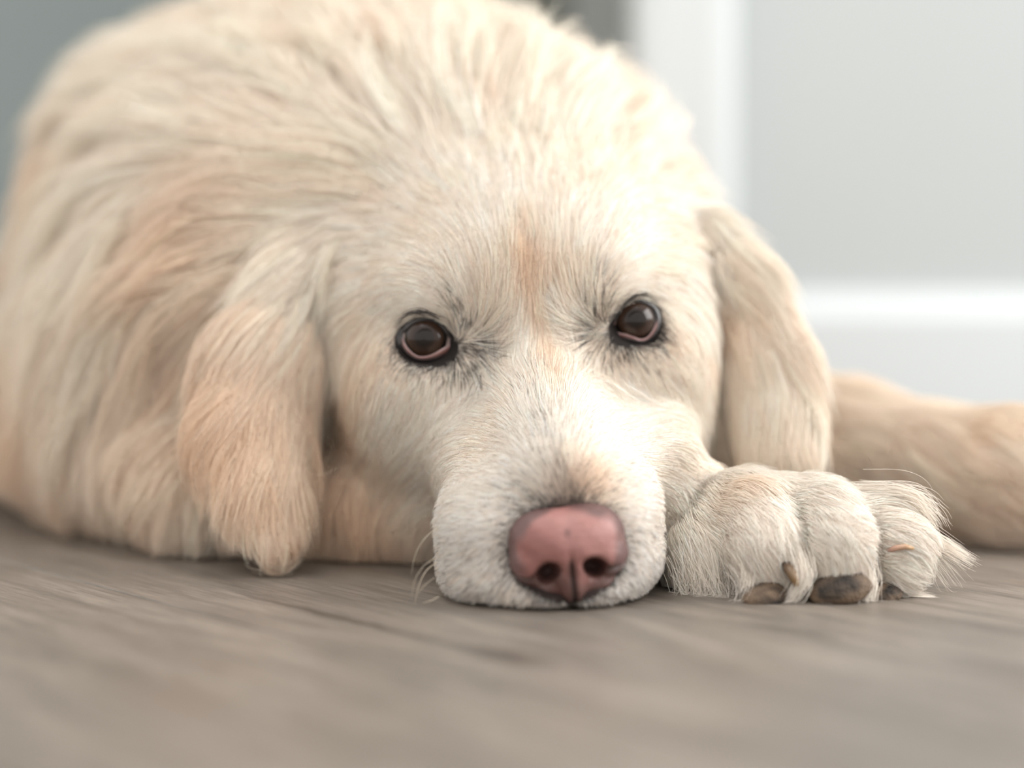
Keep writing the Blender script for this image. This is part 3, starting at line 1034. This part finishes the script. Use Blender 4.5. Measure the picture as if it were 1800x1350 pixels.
back = sstep(-6, 10, VQ[:, 1] + 0.35 * VQ[:, 2])
head_len = 0.55 + 0.35 * sstep(-7, -1, VQ[:, 1]) + 0.40 * sstep(-1, 4, VQ[:, 1]) + 1.1 * sstep(5, 12, VQ[:, 1])
head_len = head_len + 2.4 * sstep(-3.0, -6, VQ[:, 2]) * sstep(2.5, 6, VQ[:, 1])
wt = vw / vw.sum(1, keepdims=True)
wh, we, wb, wl, wp = wt[:, 0], wt[:, 1] + wt[:, 2], wt[:, 3], wt[:, 4] + wt[:, 5], wt[:, 6]
bridge = np.exp(-(VQ[:, 0] / 1.6) ** 2) * sstep(1, -2, VQ[:, 1]) * wh
ear_tip = sstep(6.0, 2.0, verts[:, 2]) * we
v_len = wh * head_len + we * 3.3 + wb * 5.5 + wl * 2.6 + wp * 0.95
v_len = v_len - 1.9 * ear_tip + 0.35 * bridge
muz = sstep(-3.5, -6.5, VQ[:, 1]) * wh
v_lift = wh * 0.17 + 0.30 * muz + we * 0.14 + wb * 0.20 + wl * 0.2 + wp * 0.28
v_den = wh * (470 - 300 * sstep(5, 10, VQ[:, 1])) + we * 150 + wb * 60 + wl * 60 + wp * 300
v_rad = wh * (0.0072 + 0.0055 * sstep(4, 10, VQ[:, 1])) + we * 0.0105 + wb * 0.017 + wl * 0.016 + wp * 0.0095
v_clump = wh * (0.07 + 0.33 * sstep(5, 10, VQ[:, 1])) + we * 0.62 + wb * 0.70 + wl * 0.5 + wp * 0.34
v_csize = wh * 0.32 + we * 0.75 + wb * 1.5 + wl * 0.9 + wp * 0.42
v_wave = wh * (0.05 + 0.08 * sstep(4, 10, VQ[:, 1])) + we * 0.30 + wb * 0.30 + wl * 0.2 + wp * 0.22
v_grav = wh * 0.0 + we * 0.10 + wb * 0.10 + wl * 0.08 + wp * 0.05
# rear of the animal stands out of the picture's view: thinner coat
v_den = v_den * (1 - 0.6 * sstep(45, 70, verts[:, 1]))
# short hair by the nose and the eyes
for e in EYES:
    r = np.linalg.norm(verts - (e['ball'] + e['w'] * 1.0), axis=1)
    k = sstep(3.2, 1.4, r)
    v_len = v_len * (1 - 0.55 * k)
    v_lift = v_lift * (1 + 0.3 * k)
    v_den = v_den * (1 + 0.9 * k)
    v_rad = v_rad * (1 - 0.3 * k)
    v_clump = v_clump + 0.10 * k
qn = (verts - NC) @ NR
rn = np.sqrt((qn[:, 0] / 2.2) ** 2 + ((qn[:, 1] - 0.05) / 1.95) ** 2)
k = sstep(1.9, 1.0, rn) * (qn[:, 2] > -3)
v_len = v_len * (1 - 0.45 * k)
v_lift = v_lift * (1 + 0.6 * k)

tri = np.concatenate([quads[:, [0, 1, 2]], quads[:, [0, 2, 3]]])
A, B, C_ = verts[tri[:, 0]].astype(float), verts[tri[:, 1]].astype(float), verts[tri[:, 2]].astype(float)
area = 0.5 * np.linalg.norm(np.cross(B - A, C_ - A), axis=1)
cen = (A + B + C_) / 3
tn = vn[tri].mean(1)
t_den = v_den[tri].mean(1)
t_den = t_den * np.where((cen[:, 2] < 0.35) & (tn[:, 2] < -0.5), 0.02, 1.0)
cnt = area * t_den
lam = np.floor(cnt + rng.random(len(cnt))).astype(int)
ti = np.repeat(np.arange(len(tri)), lam)
r1, r2 = rng.random(len(ti)), rng.random(len(ti))
fl = r1 + r2 > 1
r1[fl], r2[fl] = 1 - r1[fl], 1 - r2[fl]
bar = np.stack([1 - r1 - r2, r1, r2], 1)
T = tri[ti]


def ip(arr):
    if arr.ndim == 1:
        return (arr[T] * bar).sum(1)
    return (arr[T] * bar[:, :, None]).sum(1)


root = ip(verts.astype(float)); nrm = ip(vn.astype(float)); nrm /= np.linalg.norm(nrm, axis=1, keepdims=True)
# no hair where the nose leather and the eyelids are
qn = (root - NC) @ NR
keep = ~((((qn[:, 0]) / 2.13) ** 2 + ((qn[:, 1] - 0.05) / 1.86) ** 2 < 1.0) & (qn[:, 2] > -1.9))
eye_s = []
for e in EYES:
    rout = smooth_closed(e['rout'], 96)
    Wo = W(rout[:, 0], rout[:, 1], e['Y']) - e['ball']
    ao = np.stack([Wo @ e['u'], Wo @ e['v']], 1)
    th_o = np.arctan2(ao[:, 1], ao[:, 0]); ro = np.hypot(ao[:, 0], ao[:, 1])
    o_ = np.argsort(th_o)
    q = root - e['ball']
    a, b, c = q @ e['u'], q @ e['v'], q @ e['w']
    th = np.arctan2(b, a)
    rr = np.interp(th, th_o[o_], ro[o_], period=2 * math.pi)
    s_ = np.where((c > -0.5) & (np.hypot(a, b) < 6), np.hypot(a, b) / rr, 99)
    eye_s.append((s_, th, np.hypot(a, b) - rr))
    keep &= s_ > 1.02
for pc, pr, tl, sd_ in PADS:
    q = (root - W(*pc)) @ rot_xyz(0.5, -tl, 0)
    keep &= ((q / (np.array(pr) * 1.02)) ** 2).sum(1) > 1
T, bar, root, nrm, ti = T[keep], bar[keep], root[keep], nrm[keep], ti[keep]
eye_s = [(a[keep], b[keep], c[keep]) for a, b, c in eye_s]
NS = len(root)
print('strands', NS)
ln = ip(v_len) * rng.uniform(0.65, 1.2, NS)
lift = ip(v_lift) * rng.uniform(0.5, 1.5, NS)
bodyw = ip(wb)
rad = ip(v_rad) * rng.uniform(0.7, 1.25, NS)
clump = np.clip(ip(v_clump), 0, 0.9); csize = ip(v_csize); wave = ip(v_wave); grav = ip(v_grav)
wts = ip(vw); wts /= wts.sum(1, keepdims=True)
d0 = ip(vdirs); d0 = d0 - nrm * (d0 * nrm).sum(1, keepdims=True); d0 /= np.linalg.norm(d0, axis=1, keepdims=True) + 1e-6

# clumps: jittered cells
def hash3(I, s):
    h = (I[:, 0] * 73856093 ^ I[:, 1] * 19349663 ^ I[:, 2] * 83492791 ^ (s * 2654435761)) & 0xffffffff
    h = (h ^ (h >> 16)) * 0x45d9f3b & 0xffffffff
    h = (h ^ (h >> 16)) * 0x45d9f3b & 0xffffffff
    return ((h ^ (h >> 16)) & 0xffffff) / float(0x1000000)


lev = np.round(np.log2(csize / 0.3)).clip(0, 3)          # cell size steps 0.3, 0.6, 1.2, 2.4
cs_ = 0.3 * 2.0 ** lev
base_i = np.floor(root / cs_[:, None]).astype(np.int64)
bd = np.full(NS, 1e9); cc = np.zeros((NS, 3)); cid = np.zeros(NS); cid2 = np.zeros(NS)
for a in (-1, 0, 1):
    for b in (-1, 0, 1):
        for c in (-1, 0, 1):
            I = base_i + np.array([a, b, c])
            pt = (I + np.stack([hash3(I, 1), hash3(I, 2), hash3(I, 3)], 1)) * cs_[:, None]
            d = ((pt - root) ** 2).sum(1)
            m = d < bd
            bd[m] = d[m]; cc[m] = pt[m]
            cid[m] = hash3(I[m], 4); cid2[m] = hash3(I[m], 5)
offc = root - cc
offc = offc - nrm * (offc * nrm).sum(1, keepdims=True)

# direction noise: shared inside a clump, plus a little of its own
side = np.cross(nrm, d0)
ang = wave * ((cid - 0.5) * 1.6 + 0.8 * vnoise(root, 0.55, 21, 2)) + rng.normal(0, 0.06, NS)
d = d0 * np.cos(ang)[:, None] + side * np.sin(ang)[:, None]
ln = ln * (0.75 + 0.5 * cid2)
lift = lift * (1 + bodyw * (1.1 * cid2 - 0.45))

rnd = rng.random(NS)
dark = np.zeros(NS)
qn = (root - NC) @ NR
rn = np.sqrt((qn[:, 0] / 2.13) ** 2 + ((qn[:, 1] - 0.05) / 1.86) ** 2)
ang_n = np.arctan2(qn[:, 1], qn[:, 0])
wide = 0.05 + 0.09 * np.clip(np.sin(ang_n), 0, 1) + 0.07 * np.clip(-np.cos(ang_n), 0, 1) + 0.04 * np.clip(-np.sin(ang_n), 0, 1)
ring = np.exp(-np.clip(rn - 1.0, 0, 9) / wide) * (qn[:, 2] > -3.0) * (rn < 2)
dark = np.maximum(dark, ring * 0.95)
for e, (s_, th, dist) in zip(EYES, eye_s):
    lower = np.clip(-np.sin(th) * 1.6 + 0.45, 0, 1)
    wid = 0.04 + 0.15 * lower
    m = np.exp(-np.clip(dist, 0, 50) / wid) * (s_ < 50)
    dark = np.maximum(dark, m * (0.35 + 0.6 * lower))
PROB = [  # dark hairs scattered among the pale ones
    (812, 612, .30, .9), (832, 615, .36, .6), (825, 636, .36, .5), (848, 630, .32, .35), (815, 582, .28, .45), (805, 552, .25, .35), (800, 535, .28, .2), (815, 652, .22, .5), (845, 602, .3, .3), (840, 652, .28, .25),
    (1072, 572, .28, .9), (1052, 574, .36, .55), (1047, 590, .34, .4), (1060, 555, .34, .35), (1042, 562, .34, .3), (1065, 535, .3, .25), (1045, 603, .28, .3), (1075, 603, .24, .55), (1060, 505, .3, .12), (1072, 628, .2, .35),
    (955, 735, .30, .13), (962, 760, .30, .17), (950, 705, .35, .10), (970, 785, .28, .2), (976, 812, .28, .24), (982, 830, .28, .28), (988, 852, .32, .32), (930, 665, .5, .07), (1005, 868, .55, .25), (940, 882, .4, .25),
    (870, 1055, .5, .10), (950, 1070, .5, .25), (1060, 1065, .5, .16), (1000, 1075, .4, .6),
    (740, 650, .28, .4), (775, 650, .3, .45), (705, 638, .22, .3), (800, 643, .28, .6), (1100, 614, .26, .5), (1130, 612, .26, .35), (1085, 610, .24, .6),
    (735, 555, .18, .3), (712, 562, .16, .3), (1120, 522, .16, .4), (1140, 525, .16, .3), (1098, 530, .16, .35),
]
P, ok = raycast(np.array([r[0] for r in PROB], float), np.array([r[1] for r in PROB], float))
for (px, py, s, st), p, o in zip(PROB, P, ok):
    if o:
        dark = np.maximum(dark, st * (0.42 if 920 < px < 1010 else 0.64) * np.exp(-((root - p) ** 2).sum(1) / (2 * s * s)))
isd = rnd < np.clip(dark, 0, 0.97)
hw = wts[:, 0] > 0.5
ln = ln * (1 - 0.38 * np.clip(dark * 2.4, 0, 1) * hw)
ln = np.where(isd & hw, ln * 1.05, ln)
lift = np.where(isd & hw, lift * 1.35 + 0.015, lift)
rad = np.where(isd, rad * 1.05, rad)
STEPS = 7
PTS = np.empty((NS, STEPS + 1, 3), np.float32)
pos = root - nrm * 0.04
PTS[:, 0] = pos
phi = np.clip(lift * 2.4, 0, 1.1)
dcur = d * np.cos(phi)[:, None] + nrm * np.sin(phi)[:, None]
h = ln / STEPS
wave_ph = cid * 6.28
for s in range(1, STEPS + 1):
    f = s / STEPS
    g = np.zeros((NS, 3)); g[:, 2] = -1
    curl = side * (np.sin(wave_ph + f * 4.5) * wave * 0.45 * (ln > 1.8))[:, None]
    dd = dcur + g * (grav * f)[:, None] + curl
    dd /= np.linalg.norm(dd, axis=1, keepdims=True)
    pos = pos + dd * h[:, None]
    want = lift * ln * (0.25 + 0.75 * f) * 0.75
    for lo in range(0, NS, 120000):
        sl = slice(lo, lo + 120000)
        sv = samp(pos[sl]); gr = grad_s(pos[sl])
        # stay over the skin, and lie down to it
        mv = np.where(sv < want[sl] * 0.5, want[sl] * 0.5 - sv, np.where(sv > want[sl] * 1.3, -(sv - want[sl] * 1.3) * 0.5, 0))
        mv = np.clip(mv, -0.5 * h[sl], 1.5 * h[sl])
        pos[sl] += gr * mv[:, None]
        dn = (dcur[sl] * gr).sum(1, keepdims=True)
        dcur[sl] = dcur[sl] - gr * dn * 0.55
    dcur /= np.linalg.norm(dcur, axis=1, keepdims=True) + 1e-6
    shown = pos - offc * (clump * f ** 1.1)[:, None]
    shown[:, 2] = np.maximum(shown[:, 2], 0.05 + 0.03 * rng.random(NS))
    PTS[:, s] = shown

# ---- colours of the strands
col = coat_colour(root, wts, cid)
col *= (1 + 0.12 * (cid2 - 0.5) + rng.normal(0, 1, NS) * (0.09 + 0.05 * wts[:, 0]))[:, None]
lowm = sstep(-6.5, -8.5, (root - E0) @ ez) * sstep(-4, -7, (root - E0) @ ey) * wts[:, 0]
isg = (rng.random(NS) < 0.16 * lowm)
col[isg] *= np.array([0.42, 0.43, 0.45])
grey = rng.uniform(0.6, 2.2, NS)[:, None]
col[isd] = DARK * grey[isd]
col = np.clip(col, 0.01, 0.93)


def fur_material():
    m, nt, p = new_mat('cream_fur')
    nt.nodes.remove(p)
    L = nt.links.new
    out = nt.nodes['Material Output']
    at = N(nt, 'ShaderNodeAttribute', attribute_name='col')
    an = N(nt, 'ShaderNodeAttribute', attribute_name='skin_normal')
    df = N(nt, 'ShaderNodeBsdfDiffuse')
    L(at.outputs['Color'], df.inputs['Color'])
    L(an.outputs['Vector'], df.inputs['Normal'])
    df2 = N(nt, 'ShaderNodeBsdfDiffuse')
    L(at.outputs['Color'], df2.inputs['Color'])
    tr = N(nt, 'ShaderNodeBsdfTranslucent')
    L(at.outputs['Color'], tr.inputs['Color'])
    L(an.outputs['Vector'], tr.inputs['Normal'])
    mxa = N(nt, 'ShaderNodeMixShader'); mxa.inputs[0].default_value = 0.35
    L(df.outputs[0], mxa.inputs[1]); L(df2.outputs[0], mxa.inputs[2])
    mx = N(nt, 'ShaderNodeMixShader'); mx.inputs[0].default_value = 0.18
    L(mxa.outputs[0], mx.inputs[1]); L(tr.outputs[0], mx.inputs[2])
    hr = N(nt, 'ShaderNodeBsdfHair')
    hr.component = 'Reflection'
    hr.inputs['Color'].default_value = (0.9, 0.88, 0.84, 1)
    hr.inputs['RoughnessU'].default_value = 0.35
    hr.inputs['RoughnessV'].default_value = 0.9
    mx2 = N(nt, 'ShaderNodeMixShader'); mx2.inputs[0].default_value = 0.07
    L(mx.outputs[0], mx2.inputs[1]); L(hr.outputs[0], mx2.inputs[2])
    L(mx2.outputs[0], out.inputs['Surface'])
    return m


fur_mat = fur_material()
scene.cycles_curves.shape = 'RIBBONS'
scene.cycles_curves.subdivisions = 2


def hair_object(name, pts, radii, cols, normals, parent, mat=None):
    n, k = pts.shape[:2]
    hc = bpy.data.hair_curves.new(name)
    hc.add_curves([k] * n)
    hc.attributes['position'].data.foreach_set('vector', (pts.astype(np.float32) * 0.01).ravel())
    a = hc.attributes.get('radius') or hc.attributes.new('radius', 'FLOAT', 'POINT')
    f = np.linspace(0, 1, k)
    taper = 0.85 + 0.15 * np.minimum(f / 0.2, 1) - 0.80 * f ** 2.2
    a.data.foreach_set('value', (radii[:, None] * taper[None] * 0.01).astype(np.float32).ravel())
    c4 = np.ones((n, 4), np.float32); c4[:, :3] = cols
    a = hc.attributes.new('col', 'FLOAT_COLOR', 'CURVE'); a.data.foreach_set('color', c4.ravel())
    a = hc.attributes.new('skin_normal', 'FLOAT_VECTOR', 'CURVE'); a.data.foreach_set('vector', normals.astype(np.float32).ravel())
    hc.materials.append(mat or fur_mat)
    o = link(name, hc, parent)
    tag(o, kind='stuff')
    return o


top = np.argmax(wts, 1)
print('per group', np.bincount(top))
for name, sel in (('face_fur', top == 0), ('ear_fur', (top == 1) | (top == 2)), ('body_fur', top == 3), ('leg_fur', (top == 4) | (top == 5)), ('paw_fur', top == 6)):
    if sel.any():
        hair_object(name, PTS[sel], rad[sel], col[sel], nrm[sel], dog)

# ------------------------------------------------------------------ paw pads, claws, whiskers, tufts
def blob(name, c, R, r, mat, parent, colA, colB, seed, rough=0.06):
    n, k = 28, 18
    vs, fs = [], []
    for j in range(k + 1):
        th = math.pi * j / k
        for i in range(n):
            ph = 2 * math.pi * i / n
            vs.append((math.sin(th) * math.cos(ph), math.sin(th) * math.sin(ph), math.cos(th)))
    for j in range(k):
        for i in range(n):
            a, b = j * n + i, j * n + (i + 1) % n
            fs.append((a, a + n, b + n, b))
    v = np.array(vs)
    v = v * (1 + rough * vnoise(v, 0.5, seed, 3))[:, None]
    t = np.clip(0.5 + 0.7 * vnoise(v, 0.6, seed + 1, 4), 0, 1)[:, None]
    c_ = np.asarray(colA) * (1 - t) + np.asarray(colB) * t
    return mesh_obj(name, c + (v * np.asarray(r)) @ np.asarray(R).T, fs, mat, parent, colors=c_)


pad_mat = attr_mat('paw_pad_leather', 0.75, 0.3, 0.0, 0.9, 800.0)
for (px, py, Y), r, tilt, sd in PADS:
    o = blob('paw_pad', W(px, py, Y), rot_xyz(0.5, -tilt, 0), r, pad_mat, dog, (0.022, 0.018, 0.016), (0.20, 0.14, 0.095), sd, 0.10)
    tag(o, 'rough dark brown paw pad')

claw_mat = attr_mat('horn_claw', 0.4, 0.5, 0.0, 0.0)


def claw(pts, radii, colA, colB):
    pts = [np.asarray(p, float) for p in pts]
    m = 12
    vs, fs, cs = [], [], []
    for i, (p, r) in enumerate(zip(pts, radii)):
        d = pts[min(i + 1, len(pts) - 1)] - pts[max(i - 1, 0)]
        d /= np.linalg.norm(d)
        a = np.cross(d, [0, 1, 0.2]); a /= np.linalg.norm(a)
        b = np.cross(d, a)
        for k in range(m):
            t = 2 * math.pi * k / m
            vs.append(p + (a * math.cos(t) * 0.75 + b * math.sin(t)) * r)
            f = i / (len(pts) - 1)
            cs.append(np.asarray(colA) * (1 - f) + np.asarray(colB) * f)
    for i in range(len(pts) - 1):
        for k in range(m):
            a, b = i * m + k, i * m + (k + 1) % m
            fs.append((a, b, b + m, a + m))
    fs.append(tuple(range(m))[::-1]); fs.append(tuple(range((len(pts) - 1) * m, len(pts) * m)))
    o = mesh_obj('claw', np.array(vs), fs, claw_mat, dog, colors=np.array(cs))
    tag(o, 'short worn claw')
    return o


claw([W(1383, 995, 3.0), W(1391, 1006, 2.55), W(1397, 1018, 2.35), W(1400, 1030, 2.35)], [0.27, 0.28, 0.24, 0.13], (0.08, 0.05, 0.035), (0.24, 0.15, 0.07))
claw([W(1560, 968, 4.2), W(1576, 963, 3.75), W(1592, 961, 3.55), W(1606, 964, 3.6)], [0.13, 0.14, 0.14, 0.08], (0.50, 0.30, 0.25), (0.36, 0.23, 0.11))


def strands_along(path, n, spread, rad_, colr, jitter, seed, tip_spread, lens=(0.7, 1.05)):
    """tuft of hairs that follows a path of (px, py, Y)"""
    r = np.random.default_rng(seed)
    p = np.array([W(*q) for q in path])
    S = 9
    tt = np.linspace(0, 1, S)
    out = np.empty((n, S, 3))
    off0 = r.normal(size=(n, 3)) * spread
    off1 = off0 * 0.35 + r.normal(size=(n, 3)) * tip_spread
    L = r.uniform(*lens, n)
    m = len(p) - 1
    for s in range(S):
        x = np.clip(tt[s] * L * m, 0, m - 1e-6)
        i = np.clip(x.astype(int), 0, m - 1); f = (x - i)[:, None]
        a, b = p[i], p[i + 1]
        pr, nx2 = p[np.maximum(i - 1, 0)], p[np.minimum(i + 2, m)]
        pos = 0.5 * ((2 * a) + (-pr + b) * f + (2 * pr - 5 * a + 4 * b - nx2) * f * f + (-pr + 3 * a - 3 * b + nx2) * f ** 3)
        k = (tt[s] * L)[:, None]
        out[:, s] = pos + off0 * (1 - k) + off1 * k
    c = np.clip(np.asarray(colr) * (1 + r.normal(0, jitter, n))[:, None], 0, 0.95)
    rr_ = rad_ * r.uniform(0.7, 1.2, n)
    nr = np.tile(np.array([0.2, -0.6, 0.75]), (n, 1))
    return out, rr_, c, nr


def tufts(name, rows):
    a = [strands_along(*q) for q in rows]
    P_ = np.concatenate([q[0] for q in a]); P_[:, :, 2] = np.maximum(P_[:, :, 2], 0.05)
    return hair_object(name, P_, np.concatenate([q[1] for q in a]), np.concatenate([q[2] for q in a]), np.concatenate([q[3] for q in a]), dog)


WHT = (0.91, 0.83, 0.74)
tufts('paw_tuft', [
    ([(1500, 868, 7), (1570, 864, 6), (1615, 876, 5.5), (1638, 905, 5.3)], 160, 0.28, 0.010, WHT, 0.06, 31, 0.22),
    ([(1560, 880, 7), (1610, 885, 6), (1640, 905, 5.6), (1655, 930, 5.4)], 60, 0.22, 0.009, WHT, 0.06, 32, 0.16),
    ([(1590, 925, 6.5), (1630, 945, 5.8), (1668, 965, 5.4), (1708, 988, 5.2)], 190, 0.28, 0.010, WHT, 0.06, 33, 0.14),
    ([(1600, 950, 6.5), (1632, 975, 5.8), (1652, 990, 5.4), (1680, 1025, 5.2)], 60, 0.25, 0.009, WHT, 0.06, 34, 0.35),
    ([(1560, 1030, 5.0), (1590, 1045, 4.4), (1620, 1052, 4.2), (1640, 1056, 4.0)], 110, 0.2, 0.009, WHT, 0.06, 35, 0.18),
    ([(1405, 975, 3.2), (1415, 1010, 2.7), (1402, 1040, 2.6), (1385, 1066, 2.6)], 170, 0.26, 0.009, WHT, 0.06, 36, 0.14),
    ([(1520, 985, 3.6), (1530, 1020, 3.2), (1528, 1045, 3.0), (1530, 1070, 2.9)], 150, 0.24, 0.009, WHT, 0.06, 37, 0.18),
    ([(1500, 1045, 3.4), (1480, 1058, 2.8), (1440, 1062, 2.6)], 40, 0.15, 0.008, WHT, 0.06, 38, 0.15),
    ([(1300, 985, 3.6), (1315, 1010, 3.1), (1312, 1040, 2.9), (1300, 1062, 2.9)], 90, 0.25, 0.009, WHT, 0.06, 39, 0.18),
    ([(1205, 990, 5.5), (1215, 1020, 5.1), (1214, 1045, 5.0), (1208, 1064, 5.0)], 160, 0.45, 0.008, WHT, 0.08, 41, 0.35),
    ([(1255, 990, 5.2), (1265, 1020, 4.8), (1268, 1045, 4.7), (1262, 1066, 4.7)], 200, 0.5, 0.008, WHT, 0.08, 42, 0.4),
])
WK = (0.80, 0.70, 0.55)
tufts('whiskers', [
    ([(772, 925, 3.0), (748, 945, 2.6), (730, 975, 2.4), (723, 1012, 2.4)], 1, 0, 0.011, WK, 0, 51, 0, (1, 1)),
    ([(765, 980, 2.4), (745, 995, 2.0), (729, 1020, 1.9), (723, 1052, 1.9)], 1, 0, 0.010, WK, 0, 52, 0, (1, 1)),
    ([(765, 990, 2.8), (748, 1005, 2.4), (736, 1030, 2.2), (729, 1062, 2.1)], 1, 0, 0.010, WK, 0, 53, 0, (1, 1)),
    ([(772, 1048, 2.0), (757, 1056, 1.8), (742, 1060, 1.7)], 1, 0, 0.010, WK, 0, 54, 0, (1, 1)),
    ([(764, 1015, 2.2), (745, 1030, 2.0), (733, 1048, 2.0)], 1, 0, 0.009, WK, 0, 55, 0, (1, 1)),
    ([(1165, 930, 3.0), (1172, 912, 2.6), (1182, 892, 2.5)], 1, 0, 0.009, WK, 0, 56, 0, (1, 1)),
    ([(1163, 975, 2.5), (1174, 985, 2.2), (1177, 1010, 2.2)], 1, 0, 0.009, WK, 0, 57, 0, (1, 1)),
    ([(703, 473, 10.4), (712, 461, 9.6), (726, 450, 9.0)], 1, 0, 0.010, WK, 0, 58, 0, (1, 1)),
    ([(548, 835, 11.0), (575, 832, 10.0), (598, 818, 9.4)], 1, 0, 0.010, WK, 0, 59, 0, (1, 1)),
])

# a few long lashes over each eye
LASH = []
for sgn, rows in ((0, [((765, 556), (742, 546), (712, 552), (692, 572)), ((772, 560), (750, 549), (722, 551), (700, 562)), ((755, 553), (735, 548), (715, 553), (700, 566)),
                       ((745, 552), (725, 550), (708, 557), (694, 575))]),
                  (1, [((1095, 540), (1108, 525), (1130, 518), (1150, 524)), ((1100, 535), (1115, 521), (1140, 518), (1160, 527)), ((1105, 531), (1125, 519), (1145, 522), (1163, 535)),
                       ((1090, 548), (1098, 533), (1112, 522), (1130, 514))])):
    Y = EYES[sgn]['Y'] - 0.75
    for i, r in enumerate(rows):
        LASH.append(([(x, y, Y) for x, y in r], 10, 0.06, 0.008, (0.03, 0.022, 0.018), 0.2, 70 + i + 10 * sgn, 0.07, (0.6, 1.0)))
tufts('eyelashes', LASH)
